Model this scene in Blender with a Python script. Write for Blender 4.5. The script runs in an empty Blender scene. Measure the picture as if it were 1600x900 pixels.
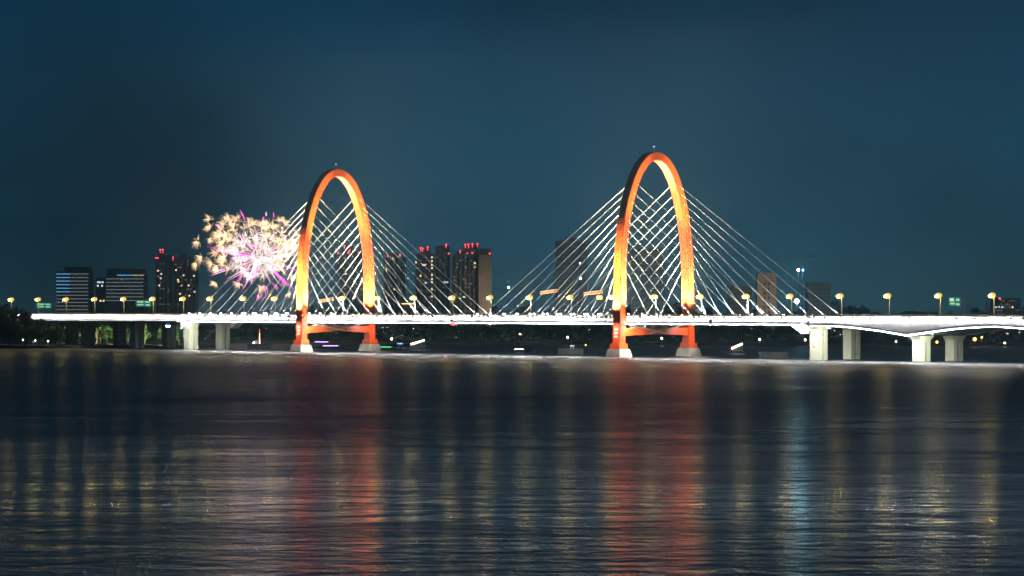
import bpy, bmesh, math, random
from mathutils import Vector, Matrix
random.seed(7)
R = math.radians
SC = bpy.context.scene
COL = SC.collection

# ------------------------------------------------------------------ camera
CAM_H = 18.6
F = 4682.0                      # focal length in pixels of a 1600 px wide frame
cam = bpy.data.cameras.new('camera')
cam.sensor_width = 36.0
cam.lens = F / 1600 * 36.0
cam.shift_y = 33.0 / 1600
cam.clip_start = 1.0
cam.clip_end = 20000.0
cam_o = bpy.data.objects.new('camera', cam)
COL.objects.link(cam_o)
cam_o.location = (0, 0, CAM_H)
cam_o.rotation_euler = (R(90), 0, 0)
SC.camera = cam_o

# ------------------------------------------------------------------ world: night sky over a city
SUN_EL, SUN_ROT = -8.0, 200.0
world = bpy.data.worlds.new('World')
SC.world = world
world.use_nodes = True
nt = world.node_tree
SKY_OFF = (28.95, 21.44, 28.9)
for n in list(nt.nodes):
    nt.nodes.remove(n)
def N(t, typ, **kw):
    n = t.nodes.new(typ)
    for k, v in kw.items():
        setattr(n, k, v)
    return n
out = N(nt, 'ShaderNodeOutputWorld')
sky = N(nt, 'ShaderNodeTexSky', sky_type='NISHITA', sun_disc=False)
sky.sun_elevation = R(SUN_EL)
sky.sun_rotation = R(SUN_ROT)
bg1 = N(nt, 'ShaderNodeBackground')
bg1.inputs['Strength'].default_value = 0.05
nt.links.new(sky.outputs[0], bg1.inputs['Color'])
tc = N(nt, 'ShaderNodeTexCoord')
sep = N(nt, 'ShaderNodeSeparateXYZ')
nt.links.new(tc.outputs['Generated'], sep.inputs[0])
ramp = N(nt, 'ShaderNodeValToRGB')            # city glow: by elevation alone
cr = ramp.color_ramp
cr.elements[0].position = 0.0
cr.elements[0].color = (0.019, 0.074, 0.104, 1)
cr.elements[1].position = 1.0
cr.elements[1].color = (0.0022, 0.0110, 0.0240, 1)
for p, c in ((0.02, (0.013, 0.070, 0.110)), (0.05, (0.0078, 0.051, 0.091)), (0.10, (0.0042, 0.033, 0.068)), (0.30, (0.0035, 0.025, 0.052))):
    e = cr.elements.new(p)
    e.color = (*c, 1)
nt.links.new(sep.outputs['Z'], ramp.inputs[0])
mp = N(nt, 'ShaderNodeMapping')               # soft patches of lit smoke and thin cloud
mp.inputs['Scale'].default_value = (6.0, 6.0, 8.0)
mp.inputs['Location'].default_value = SKY_OFF
nt.links.new(tc.outputs['Generated'], mp.inputs[0])
noi = N(nt, 'ShaderNodeTexNoise')
noi.inputs['Scale'].default_value = 1.0
noi.inputs['Detail'].default_value = 3.0
noi.inputs['Roughness'].default_value = 0.45
nt.links.new(mp.outputs[0], noi.inputs['Vector'])
mr = N(nt, 'ShaderNodeMapRange')
mr.inputs['From Min'].default_value = 0.32
mr.inputs['From Max'].default_value = 0.70
mr.inputs['To Min'].default_value = 0.42
mr.inputs['To Max'].default_value = 1.32
nt.links.new(noi.outputs[0], mr.inputs[0])
bg2 = N(nt, 'ShaderNodeBackground')
nt.links.new(ramp.outputs[0], bg2.inputs['Color'])
nt.links.new(mr.outputs[0], bg2.inputs['Strength'])
ad = N(nt, 'ShaderNodeAddShader')
nt.links.new(bg1.outputs[0], ad.inputs[0])
nt.links.new(bg2.outputs[0], ad.inputs[1])
nt.links.new(ad.outputs[0], out.inputs['Surface'])

# faint moonlight as the only sun lamp
sl = bpy.data.lights.new('moonlight', 'SUN')
sl.energy = 0.02
sl.angle = R(0.5)
sl.color = (0.8, 0.88, 1.0)
so = bpy.data.objects.new('moonlight', sl)
COL.objects.link(so)
so.rotation_euler = (R(50), 0, R(25))

SC.view_settings.view_transform = 'Standard'
SC.view_settings.look = 'None'
SC.view_settings.exposure = 0.0
SC.view_settings.gamma = 1.0
SC.view_settings.use_curve_mapping = False
SC.render.engine = 'CYCLES'
cy = SC.cycles
cy.use_denoising = True
cy.denoiser = 'OPENIMAGEDENOISE'
cy.use_light_tree = True
cy.max_bounces = 5
cy.diffuse_bounces = 1
cy.glossy_bounces = 3
cy.volume_bounces = 0
cy.transmission_bounces = 3
cy.sample_clamp_indirect = 6.0
cy.caustics_reflective = False
cy.caustics_refractive = False

# ------------------------------------------------------------------ geometry helpers
def W(px, py, Y):
    """the point that stands Y metres ahead of the camera under photo position px, py"""
    return Vector(((px - 800) / F * Y, Y, CAM_H - (py - 483) / F * Y))

AX, AY = 55.5, 1170.5                     # foot of the near tower
TH = math.atan2(0.731, 0.682)
CU, SU = math.cos(TH), math.sin(TH)
U = Vector((CU, -SU, 0))
V = Vector((SU, CU, 0))
def BL(s, v, z=0.0):
    return Vector((AX, AY, 0)) + U * s + V * v + Vector((0, 0, z))

class MB:
    def __init__(self):
        self.v, self.f = [], []
    def poly(self, pts):
        n = len(self.v)
        self.v += [tuple(p) for p in pts]
        self.f.append(tuple(range(n, n + len(pts))))
        return self
    def box(self, a, b):
        (x0, y0, z0), (x1, y1, z1) = a, b
        return self.hexa([(x0, y0, z0), (x1, y0, z0), (x1, y1, z0), (x0, y1, z0)], [(x0, y0, z1), (x1, y0, z1), (x1, y1, z1), (x0, y1, z1)])
    def cbox(self, c, d):
        return self.box([c[i] - d[i] / 2 for i in range(3)], [c[i] + d[i] / 2 for i in range(3)])
    def hexa(self, lo, hi):
        n = len(self.v)
        k = len(lo)
        self.v += [tuple(p) for p in lo] + [tuple(p) for p in hi]
        self.f.append(tuple(n + k - 1 - i for i in range(k)))
        self.f.append(tuple(n + k + i for i in range(k)))
        for i in range(k):
            j = (i + 1) % k
            self.f.append((n + i, n + j, n + k + j, n + k + i))
        return self
    def tube(self, p, q, r0, r1=None, k=6, cap=True):
        p, q = Vector(p), Vector(q)
        r1 = r0 if r1 is None else r1
        d = (q - p).normalized()
        a = d.cross(Vector((0, 0, 1)) if abs(d.z) < 0.95 else Vector((1, 0, 0))).normalized()
        b = d.cross(a)
        lo = [p + (a * math.cos(2 * math.pi * i / k) + b * math.sin(2 * math.pi * i / k)) * r0 for i in range(k)]
        hi = [q + (a * math.cos(2 * math.pi * i / k) + b * math.sin(2 * math.pi * i / k)) * r1 for i in range(k)]
        n = len(self.v)
        self.v += [tuple(x) for x in lo + hi]
        for i in range(k):
            j = (i + 1) % k
            self.f.append((n + j, n + i, n + k + i, n + k + j))
        if cap:
            self.f.append(tuple(n + i for i in range(k)))
            self.f.append(tuple(n + k + k - 1 - i for i in range(k)))
        return self
    def ball(self, c, r, seg=8, rings=5, sz=1.0):
        n = len(self.v)
        c = Vector(c)
        for i in range(rings + 1):
            t = math.pi * i / rings
            for j in range(seg):
                a = 2 * math.pi * j / seg
                self.v.append((c.x + r * math.sin(t) * math.cos(a), c.y + r * math.sin(t) * math.sin(a), c.z + sz * r * math.cos(t)))
        for i in range(rings):
            for j in range(seg):
                k = (j + 1) % seg
                self.f.append((n + i * seg + j, n + (i + 1) * seg + j, n + (i + 1) * seg + k, n + i * seg + k))
        return self
    def loft(self, secs, closed_ends=True):
        n = len(self.v)
        k = len(secs[0])
        for s in secs:
            self.v += [tuple(p) for p in s]
        for i in range(len(secs) - 1):
            for j in range(k):
                m = (j + 1) % k
                self.f.append((n + i * k + j, n + i * k + m, n + (i + 1) * k + m, n + (i + 1) * k + j))
        if closed_ends:
            self.f.append(tuple(n + k - 1 - j for j in range(k)))
            self.f.append(tuple(n + (len(secs) - 1) * k + j for j in range(k)))
        return self
    def mesh(self, name, m, smooth=False):
        me = bpy.data.meshes.new(name)
        me.from_pydata(self.v, [], self.f)
        me.materials.append(m)
        bm = bmesh.new()
        bm.from_mesh(me)
        bmesh.ops.recalc_face_normals(bm, faces=bm.faces)
        bm.to_mesh(me)
        bm.free()
        if smooth:
            me.polygons.foreach_set('use_smooth', [True] * len(me.polygons))
        return me
    def build(self, name, m, parent=None, smooth=False, recalc=True):
        if recalc:
            me = self.mesh(name, m, smooth)
        else:
            me = bpy.data.meshes.new(name)
            me.from_pydata(self.v, [], self.f)
            me.materials.append(m)
        return put(name, me, parent)

def put(name, me, parent=None, loc=None, rot=None):
    o = bpy.data.objects.new(name, me)
    COL.objects.link(o)
    if parent is not None:
        o.parent = parent
    if loc is not None:
        o.location = loc
    if rot is not None:
        o.rotation_euler = rot
    return o

def tag(o, label=None, cat=None, group=None, kind=None):
    if label: o['label'] = label
    if cat: o['category'] = cat
    if group: o['group'] = group
    if kind: o['kind'] = kind
    return o

def thing(name, label, cat, loc=(0, 0, 0), rz=0.0, group=None):
    o = bpy.data.objects.new(name, None)
    COL.objects.link(o)
    o.empty_display_size = 0.5
    o.location = loc
    o.rotation_euler = (0, 0, rz)
    return tag(o, label, cat, group)

ORD = ['first', 'second', 'third', 'fourth', 'fifth', 'sixth', 'seventh', 'eighth', 'ninth', 'tenth', 'eleventh', 'twelfth', 'thirteenth',
       'fourteenth', 'fifteenth', 'sixteenth', 'seventeenth', 'eighteenth', 'nineteenth', 'twentieth', 'twenty-first', 'twenty-second',
       'twenty-third', 'twenty-fourth', 'twenty-fifth', 'twenty-sixth', 'twenty-seventh', 'twenty-eighth', 'twenty-ninth', 'thirtieth']

# ------------------------------------------------------------------ materials
def mat(name, col, rough=0.6, metal=0.0, var=0.15, scale=0.6, spec=0.4, stretch=None, bump=0.0):
    m = bpy.data.materials.new(name)
    m.use_nodes = True
    t = m.node_tree
    b = t.nodes['Principled BSDF']
    b.inputs['Roughness'].default_value = rough
    b.inputs['Metallic'].default_value = metal
    b.inputs['Specular IOR Level'].default_value = spec
    g = N(t, 'ShaderNodeNewGeometry')
    mp_ = N(t, 'ShaderNodeMapping')
    mp_.inputs['Scale'].default_value = stretch or (1, 1, 1)
    t.links.new(g.outputs['Position'], mp_.inputs[0])
    n = N(t, 'ShaderNodeTexNoise')
    n.inputs['Scale'].default_value = scale
    n.inputs['Detail'].default_value = 4
    t.links.new(mp_.outputs[0], n.inputs['Vector'])
    r = N(t, 'ShaderNodeMapRange')
    r.inputs['From Min'].default_value = 0.3
    r.inputs['From Max'].default_value = 0.7
    r.inputs['To Min'].default_value = 1 - var
    r.inputs['To Max'].default_value = 1 + var
    t.links.new(n.outputs[0], r.inputs[0])
    mx = N(t, 'ShaderNodeVectorMath', operation='SCALE')
    mx.inputs[0].default_value = col
    t.links.new(r.outputs[0], mx.inputs['Scale'])
    t.links.new(mx.outputs[0], b.inputs['Base Color'])
    if bump:
        bp = N(t, 'ShaderNodeBump')
        bp.inputs['Distance'].default_value = bump
        t.links.new(n.outputs[0], bp.inputs['Height'])
        t.links.new(bp.outputs[0], b.inputs['Normal'])
    return m

def glow(name, col, strength, sample=True):
    m = bpy.data.materials.new(name)
    m.use_nodes = True
    t = m.node_tree
    b = t.nodes['Principled BSDF']
    b.inputs['Base Color'].default_value = (*[min(1, c) * 0.5 for c in col], 1)
    b.inputs['Emission Color'].default_value = (*col, 1)
    b.inputs['Emission Strength'].default_value = strength
    if not sample:
        m.cycles.emission_sampling = 'NONE'
    return m

M = {}
M['arch'] = mat('orange_red_paint', (0.64, 0.092, 0.016), 0.45, var=0.10, scale=0.35, stretch=(1, 1, 0.25))
M['white'] = mat('white_paint', (0.78, 0.78, 0.79), 0.5, var=0.07, scale=0.4)
M['cable'] = mat('pale_cable_sheath', (0.80, 0.82, 0.80), 0.55, var=0.05)
M['conc'] = mat('concrete', (0.36, 0.37, 0.29), 0.85, var=0.22, scale=0.35, stretch=(1, 1, 0.18))
M['dconc'] = mat('dark_concrete', (0.20, 0.21, 0.20), 0.9, var=0.2, scale=0.3)
M['asphalt'] = mat('asphalt', (0.05, 0.05, 0.052), 0.9, var=0.2)
M['rail'] = mat('cream_rail_paint', (0.62, 0.58, 0.44), 0.5, var=0.1)
M['pole'] = mat('pale_pole_paint', (0.66, 0.66, 0.58), 0.45, var=0.08)
M['dark'] = mat('dark_steel', (0.035, 0.04, 0.045), 0.5, var=0.25)
M['hull'] = mat('dark_hull_paint', (0.010, 0.015, 0.018), 0.5, var=0.3)
M['fender'] = mat('timber_fender', (0.07, 0.058, 0.03), 0.85, var=0.35)
M['soil'] = mat('bank_soil', (0.055, 0.06, 0.04), 0.95, var=0.4, scale=0.08)
M['leaf'] = mat('leaf', (0.055, 0.10, 0.030), 0.7, var=0.45, scale=0.5)
M['leaf2'] = mat('leaf_far', (0.040, 0.085, 0.055), 0.8, var=0.4, scale=0.15)
M['bark'] = mat('bark', (0.07, 0.05, 0.035), 0.9, var=0.3)
M['bldg'] = mat('dim_facade', (0.26, 0.29, 0.30), 0.7, var=0.15, scale=0.1)
M['bldg2'] = mat('dark_facade', (0.17, 0.195, 0.21), 0.7, var=0.2, scale=0.1)
M['beige'] = mat('beige_facade', (0.52, 0.42, 0.32), 0.8, var=0.12, scale=0.12)
M['slab'] = mat('pale_floor_slab', (0.48, 0.48, 0.44), 0.8, var=0.15)
M['glass'] = mat('dark_window_glass', (0.02, 0.028, 0.034), 0.15, var=0.1, spec=0.6)
M['sign'] = mat('green_sign', (0.01, 0.26, 0.10), 0.4, var=0.05)
M['signw'] = mat('white_sign_film', (0.8, 0.82, 0.8), 0.4, var=0.03)
M['blue'] = mat('blue_paint', (0.03, 0.08, 0.3), 0.5)
M['yellow_lamp'] = glow('sodium_lamp_bulb', (1.0, 0.74, 0.22), 14, False)
M['amber_halo'] = glow('amber_lamp_halo', (1.0, 0.66, 0.10), 1.15, False)  # emission stands in for the yellow halo round each street lamp
M['flood_lens'] = glow('cold_flood_lens', (0.86, 0.92, 1.0), 14, False)
M['warm_lens'] = glow('warm_flood_lens', (1.0, 0.82, 0.5), 12, False)
M['led'] = glow('white_led', (1.0, 0.95, 0.95), 210)
M['led_low'] = glow('added_led_under_edge', (0.96, 0.95, 0.92), 1050)
M['red_led'] = glow('red_beacon', (1.0, 0.05, 0.06), 8, False)
M['win_warm'] = glow('lit_window_warm', (1.0, 0.72, 0.38), 2.2, False)
M['win_dim'] = glow('dim_window_warm', (1.0, 0.70, 0.40), 0.28, False)
M['win_dim2'] = glow('dim_window_cold', (0.6, 0.85, 1.0), 0.18, False)
M['win_cold'] = glow('lit_window_cold', (0.75, 0.92, 1.0), 1.6, False)
M['blue_line'] = glow('blue_facade_light', (0.18, 0.55, 1.0), 1.1, False)
M['white_line'] = glow('pale_facade_light', (0.75, 0.82, 0.80), 0.30, False)
M['gold_line'] = glow('gold_facade_light', (1.0, 0.62, 0.25), 1.0, False)
M['far_lamp'] = glow('shore_lamp_glass', (1.0, 0.78, 0.45), 25, False)
M['gate_light'] = glow('lit_canopy', (1.0, 0.86, 0.72), 7, False)
M['jib'] = glow('glowing_crane_jib', (1.0, 0.50, 0.16), 3.5, False)  # light on jib and counterweight put in as emission
M['magenta'] = glow('magenta_spark', (1.0, 0.10, 0.60), 5.0, False)
M['pink'] = glow('pink_spark', (1.0, 0.45, 0.75), 5.5, False)
M['gold'] = glow('gold_spark', (1.0, 0.66, 0.36), 5.0, False)
M['gold2'] = glow('pale_gold_spark', (1.0, 0.80, 0.70), 4.2, False)

# ------------------------------------------------------------------ water
def make_water():
    m = bpy.data.materials.new('river_water')
    m.use_nodes = True
    t = m.node_tree
    b = t.nodes['Principled BSDF']
    b.inputs['Base Color'].default_value = (0.004, 0.012, 0.016, 1)
    b.inputs['IOR'].default_value = 1.33
    b.inputs['Specular IOR Level'].default_value = 0.5
    g = N(t, 'ShaderNodeNewGeometry')
    # position along / across the river, in the bridge's own axes
    mpw = N(t, 'ShaderNodeMapping', vector_type='TEXTURE')
    mpw.inputs['Location'].default_value = (AX, AY, 0)
    mpw.inputs['Rotation'].default_value = (0, 0, -TH)
    t.links.new(g.outputs['Position'], mpw.inputs[0])
    sp = N(t, 'ShaderNodeSeparateXYZ')
    t.links.new(mpw.outputs[0], sp.inputs[0])
    def noise(scale, stretch, detail, rough=0.5, loc=(0, 0, 0), src=g.outputs['Position']):
        a = N(t, 'ShaderNodeMapping')
        a.inputs['Scale'].default_value = stretch
        a.inputs['Location'].default_value = loc
        t.links.new(src, a.inputs[0])
        n = N(t, 'ShaderNodeTexNoise')
        n.inputs['Scale'].default_value = scale
        n.inputs['Detail'].default_value = detail
        n.inputs['Roughness'].default_value = rough
        t.links.new(a.outputs[0], n.inputs['Vector'])
        return n.outputs[0]
    def mrange(src, a, b_, c, d, smooth=True):
        r = N(t, 'ShaderNodeMapRange', interpolation_type='SMOOTHSTEP' if smooth else 'LINEAR')
        r.inputs['From Min'].default_value = a
        r.inputs['From Max'].default_value = b_
        r.inputs['To Min'].default_value = c
        r.inputs['To Max'].default_value = d
        t.links.new(src, r.inputs[0])
        return r.outputs[0]
    def math_(op, a, b_):
        n = N(t, 'ShaderNodeMath', operation=op)
        for i, x in enumerate((a, b_)):
            if isinstance(x, (int, float)):
                n.inputs[i].default_value = x
            else:
                t.links.new(x, n.inputs[i])
        return n.outputs[0]
    # sheltered strip of water beside the bridge
    wob = noise(0.01, (1, 1, 1), 2)
    vv = math_('ADD', sp.outputs['Y'], math_('MULTIPLY', math_('SUBTRACT', wob, 0.5), 14.0))
    shelter = mrange(vv, -113.0, -108.0, 0.0, 1.0)
    # gusts: long patches of ruffled and of slacker water
    gust = mrange(noise(0.0075, (0.7, 1.0, 1), 6, 0.65, (1.3, 0.4, 0)), 0.36, 0.66, 0.0, 1.0)
    sx = N(t, 'ShaderNodeSeparateXYZ')
    t.links.new(g.outputs['Position'], sx.inputs[0])
    yy = math_('ADD', sx.outputs['Y'], math_('MULTIPLY', math_('SUBTRACT', noise(0.004, (0.8, 1, 1), 3, 0.5, (5, 9, 0)), 0.5), 260.0))
    lane = mrange(yy, 250.0, 620.0, 0.0, 1.0)          # a wind lane across the middle of the river
    near_r = mrange(gust, 0.0, 1.0, WATER['calm'], WATER['mid'], False)
    lane_r = mrange(gust, 0.0, 1.0, WATER['lane'], WATER['ruffled'], False)
    rl = N(t, 'ShaderNodeMix')
    t.links.new(lane, rl.inputs[0])
    t.links.new(near_r, rl.inputs[2])
    t.links.new(lane_r, rl.inputs[3])
    # long cat's-paw streaks break the edge of the lane
    paw = math_('MULTIPLY', math_('SUBTRACT', noise(0.06, (0.35, 1.0, 1), 4, 0.6, (2, 8, 0)), 0.5), WATER['paw'])
    rough_open = math_('ADD', rl.outputs[0], paw)
    ro = N(t, 'ShaderNodeMix')
    t.links.new(shelter, ro.inputs[0])
    t.links.new(rough_open, ro.inputs[2])
    ro.inputs[3].default_value = WATER['strip']
    t.links.new(ro.outputs[0], b.inputs['Roughness'])
    w1 = noise(0.42, (0.8, 1.0, 1), 4, 0.55)
    w2 = noise(0.16, (0.7, 1.0, 1), 2, 0.5, (7, 3, 0))
    hgt = math_('ADD', math_('MULTIPLY', w1, WATER['w1']), math_('MULTIPLY', w2, WATER['w2']))
    bp = N(t, 'ShaderNodeBump')
    bp.inputs['Distance'].default_value = 1.0
    bp.inputs['Strength'].default_value = 1.0
    k_ = N(t, 'ShaderNodeMix')                         # steeper wavelets in the wind lane and by the bridge
    t.links.new(shelter, k_.inputs[0])
    t.links.new(mrange(lane, 0, 1, 1.0, WATER['lane_bump'], False), k_.inputs[2])
    k_.inputs[3].default_value = WATER['strip_bump']
    hgt = math_('MULTIPLY', hgt, k_.outputs[0])
    t.links.new(hgt, bp.inputs['Height'])
    t.links.new(bp.outputs[0], b.inputs['Normal'])
    mb = MB()
    mb.poly([(-1700, -30, 0), (1700, -30, 0), (1700, 3380, 0), (-1700, 3380, 0)])
    o = mb.build('river_water', m)
    tag(o, kind='structure')
WATER = dict(calm=0.13, mid=0.20, lane=0.32, ruffled=0.38, paw=0.26, strip=0.47, w1=0.16, w2=0.34, strip_bump=0.3, lane_bump=2.0)
make_water()

# ------------------------------------------------------------------ banks
def bank(name, pts, z, z0=-1.5, m='soil'):
    mb = MB()
    n = len(pts)
    mb.hexa([(x, y, z0) for x, y in pts], [(x, y, z) for x, y in pts])
    return tag(mb.build(name, M[m]), kind='structure')
l0 = [BL(-338, 44), BL(-345, 34), BL(-352, 28), BL(-366, 20), BL(-364, -22), BL(-372, -31), BL(-395, -34), BL(-440, -36), BL(-560, -52)]
bank('left_bank', [(p.x, p.y) for p in l0] + [(-720, 1600), (-720, 2100), (-250, 1700), (-190, 1500)], 1.2)
bank('far_bank', [(-1690, 2110), (-720, 2105), (-330, 1690), (-100, 1600), (120, 1530), (420, 1480), (900, 1440), (1690, 1420), (1690, 3370), (-1690, 3370)], 1.3)

# ------------------------------------------------------------------ the bridge
CW = (0.97, 0.95, 1.0)
S_L = -194.4
S0, S1 = S_L - 94.0, 94.0
HW = 17.0                                   # half width of the deck
bridge = thing('cable_stayed_bridge', 'white lit cable-stayed bridge with two tall orange arch towers over the river', 'bridge', (AX, AY, 0), -TH)
viaL = thing('approach_viaduct', 'low white-edged approach viaduct on dark piers behind the left bank trees', 'viaduct', (AX, AY, 0), -TH)
viaR = thing('approach_viaduct', 'white haunched approach viaduct at the right edge beneath the big green road sign', 'viaduct', (AX, AY, 0), -TH)

def zbot_main(s): return 12.75
def zbot_left(s): return 12.9
def zbot_right(s):
    pier, half = 141.0, 40.0
    best = 0
    for p in (141.0, 216.0, 291.0):
        d = abs(s - p)
        best = max(best, max(0.0, 1 - d / 36.0) ** 1.6)
    return 12.35 - 3.2 * best

def deck(root, a, b, zb, step, hw=HW):
    n = max(2, int((b - a) / step) + 1)
    ss = [a + (b - a) * i / (n - 1) for i in range(n)]
    # concrete / steel box girder under the slab
    g = MB()
    secs = []
    for s in ss:
        z = zb(s)
        secs.append([(s, -hw + 0.5, 14.4), (s, hw - 0.5, 14.4), (s, hw - 0.5, z + 0.25), (s, hw - 4.0, z), (s, -hw + 4.0, z), (s, -hw + 0.5, z + 0.25)])
    g.loft(secs)
    d = g.build('girder', M['dconc'], root)
    MB().box((a, -hw + 0.55, 14.4), (b, hw - 0.55, 15.0)).build('deck_slab', M['white'], root)
    MB().box((a, -hw + 2.6, 15.0), (b, hw - 2.6, 15.06)).build('carriageway', M['asphalt'], root)
    for sg in (-1, 1):
        # lit fascia plates: one per panel, with joints, leaning out towards the foot
        k = max(1, round((b - a) / 7.82))
        for i in range(k):
            x0 = a + (b - a) * i / k + 0.03
            x1 = a + (b - a) * (i + 1) / k - 0.03
            m_ = MB()
            sub = [x0 + (x1 - x0) * q / 3 for q in range(4)]
            m_.loft([[(x, sg * (hw - 0.54), 15.7), (x, sg * (hw - 0.42), 15.7), (x, sg * (hw - 0.10), zb(x) + 0.06), (x, sg * (hw - 0.22), zb(x) + 0.06)] for x in sub])
            m_.build('fascia_panel', M['white'], d)
        for zf, t_ in ((0.30, 0.14), (1.05, 0.08)):   # ledges that run along the plates
            lip = MB()
            def yo(s_, z): return hw - 0.10 - 0.32 * (z - zb(s_)) / (15.7 - zb(s_))
            lip.loft([[(s_, sg * (yo(s_, zb(s_) + zf) - 0.02), zb(s_) + zf + t_), (s_, sg * (yo(s_, zb(s_) + zf) + 0.14), zb(s_) + zf + t_ * 0.6),
                       (s_, sg * (yo(s_, zb(s_) + zf) + 0.14), zb(s_) + zf), (s_, sg * (yo(s_, zb(s_) + zf) - 0.02), zb(s_) + zf)] for s_ in ss])
            lip.build('ledge', M['white'], d)
        MB().box((a, sg * (hw - 0.30) - 0.30, 15.72), (b, sg * (hw - 0.30) + 0.30, 15.94)).build('coping', M['white'], root)
        # wall-washing LED bars: a bar and a gap
        led, hs = MB(), MB()
        x = a + 0.4
        while x + 1.7 < b:
            y0, y1 = sg * (hw + 0.22), sg * (hw + 0.42)
            led.poly([(x, y0, 15.50), (x + 1.5, y0, 15.50), (x + 1.5, y1, 15.58), (x, y1, 15.58)])
            hs.box((x - 0.05, min(y0, y1), 15.62), (x + 1.55, max(y0, y1), 15.74))
            hs.box((x - 0.05, min(y1, y1 + sg * 0.05), 15.465), (x + 1.55, max(y1, y1 + sg * 0.05), 15.74))      # added lip that keeps the LEDs out of the water's reflections
            hs.box((x + 0.6, min(sg * (hw - 0.4), y0), 15.64), (x + 0.9, max(sg * (hw - 0.4), y0), 15.70))
            x += 2.6
        if sg < 0 and root is not viaL:      # LED line added under the fascia foot to brighten the water strip
            low = MB()
            x = a + 0.3
            while x + 2.4 < b:
                y3, y4 = sg * (hw - 0.20), sg * (hw - 0.02)
                low.poly([(x, y3, zb(x) - 0.03), (x, y4, zb(x) - 0.03), (x + 2.4, y4, zb(x + 2.4) - 0.03), (x + 2.4, y3, zb(x + 2.4) - 0.03)])
                x += 2.6
            tag(low.build('added_lower_led_bar', M['led_low'], root, recalc=False), kind='stuff')
        rq = random.Random(int(a) + 9)
        x = a + 1.7
        while x < b - 1:                     # dark boxes put in for the dark gaps between light scallops
            wq = rq.choice((0.5, 0.6, 0.6, 1.3))
            y2 = sg * (hw + 0.48)
            hs.box((x - wq / 2, min(y2, y2 + sg * 0.2), 15.08), (x + wq / 2, max(y2, y2 + sg * 0.2), 15.80))
            x += 2.6 * rq.choice((1, 1, 1, 2, 2, 3))
        if sg < 0:
            tag(led.build('led_bar', M['led'], root, recalc=False), kind='stuff')
        tag(hs.build('led_housing_and_notches', M['dark'], root), kind='stuff')
        # railing
        r_ = MB()
        x = a + 0.2
        while x < b:
            r_.box((x - 0.08, sg * (hw - 0.25) - 0.08, 15.94), (x + 0.08, sg * (hw - 0.25) + 0.08, 16.75))
            x += 1.6
        tag(r_.build('railing_posts', M['rail'], root), kind='stuff')
        for z in (16.2, 16.5):
            MB().box((a, sg * (hw - 0.25) - 0.05, z - 0.05), (b, sg * (hw - 0.25) + 0.05, z + 0.05)).build('rail', M['rail'], root)
    return d

deck(bridge, S0, S1, zbot_main, 20)
deck(viaL, -520, S0 - 0.3, zbot_left, 20)
deck(viaR, S1 + 0.3, 330, zbot_right, 3)

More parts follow.
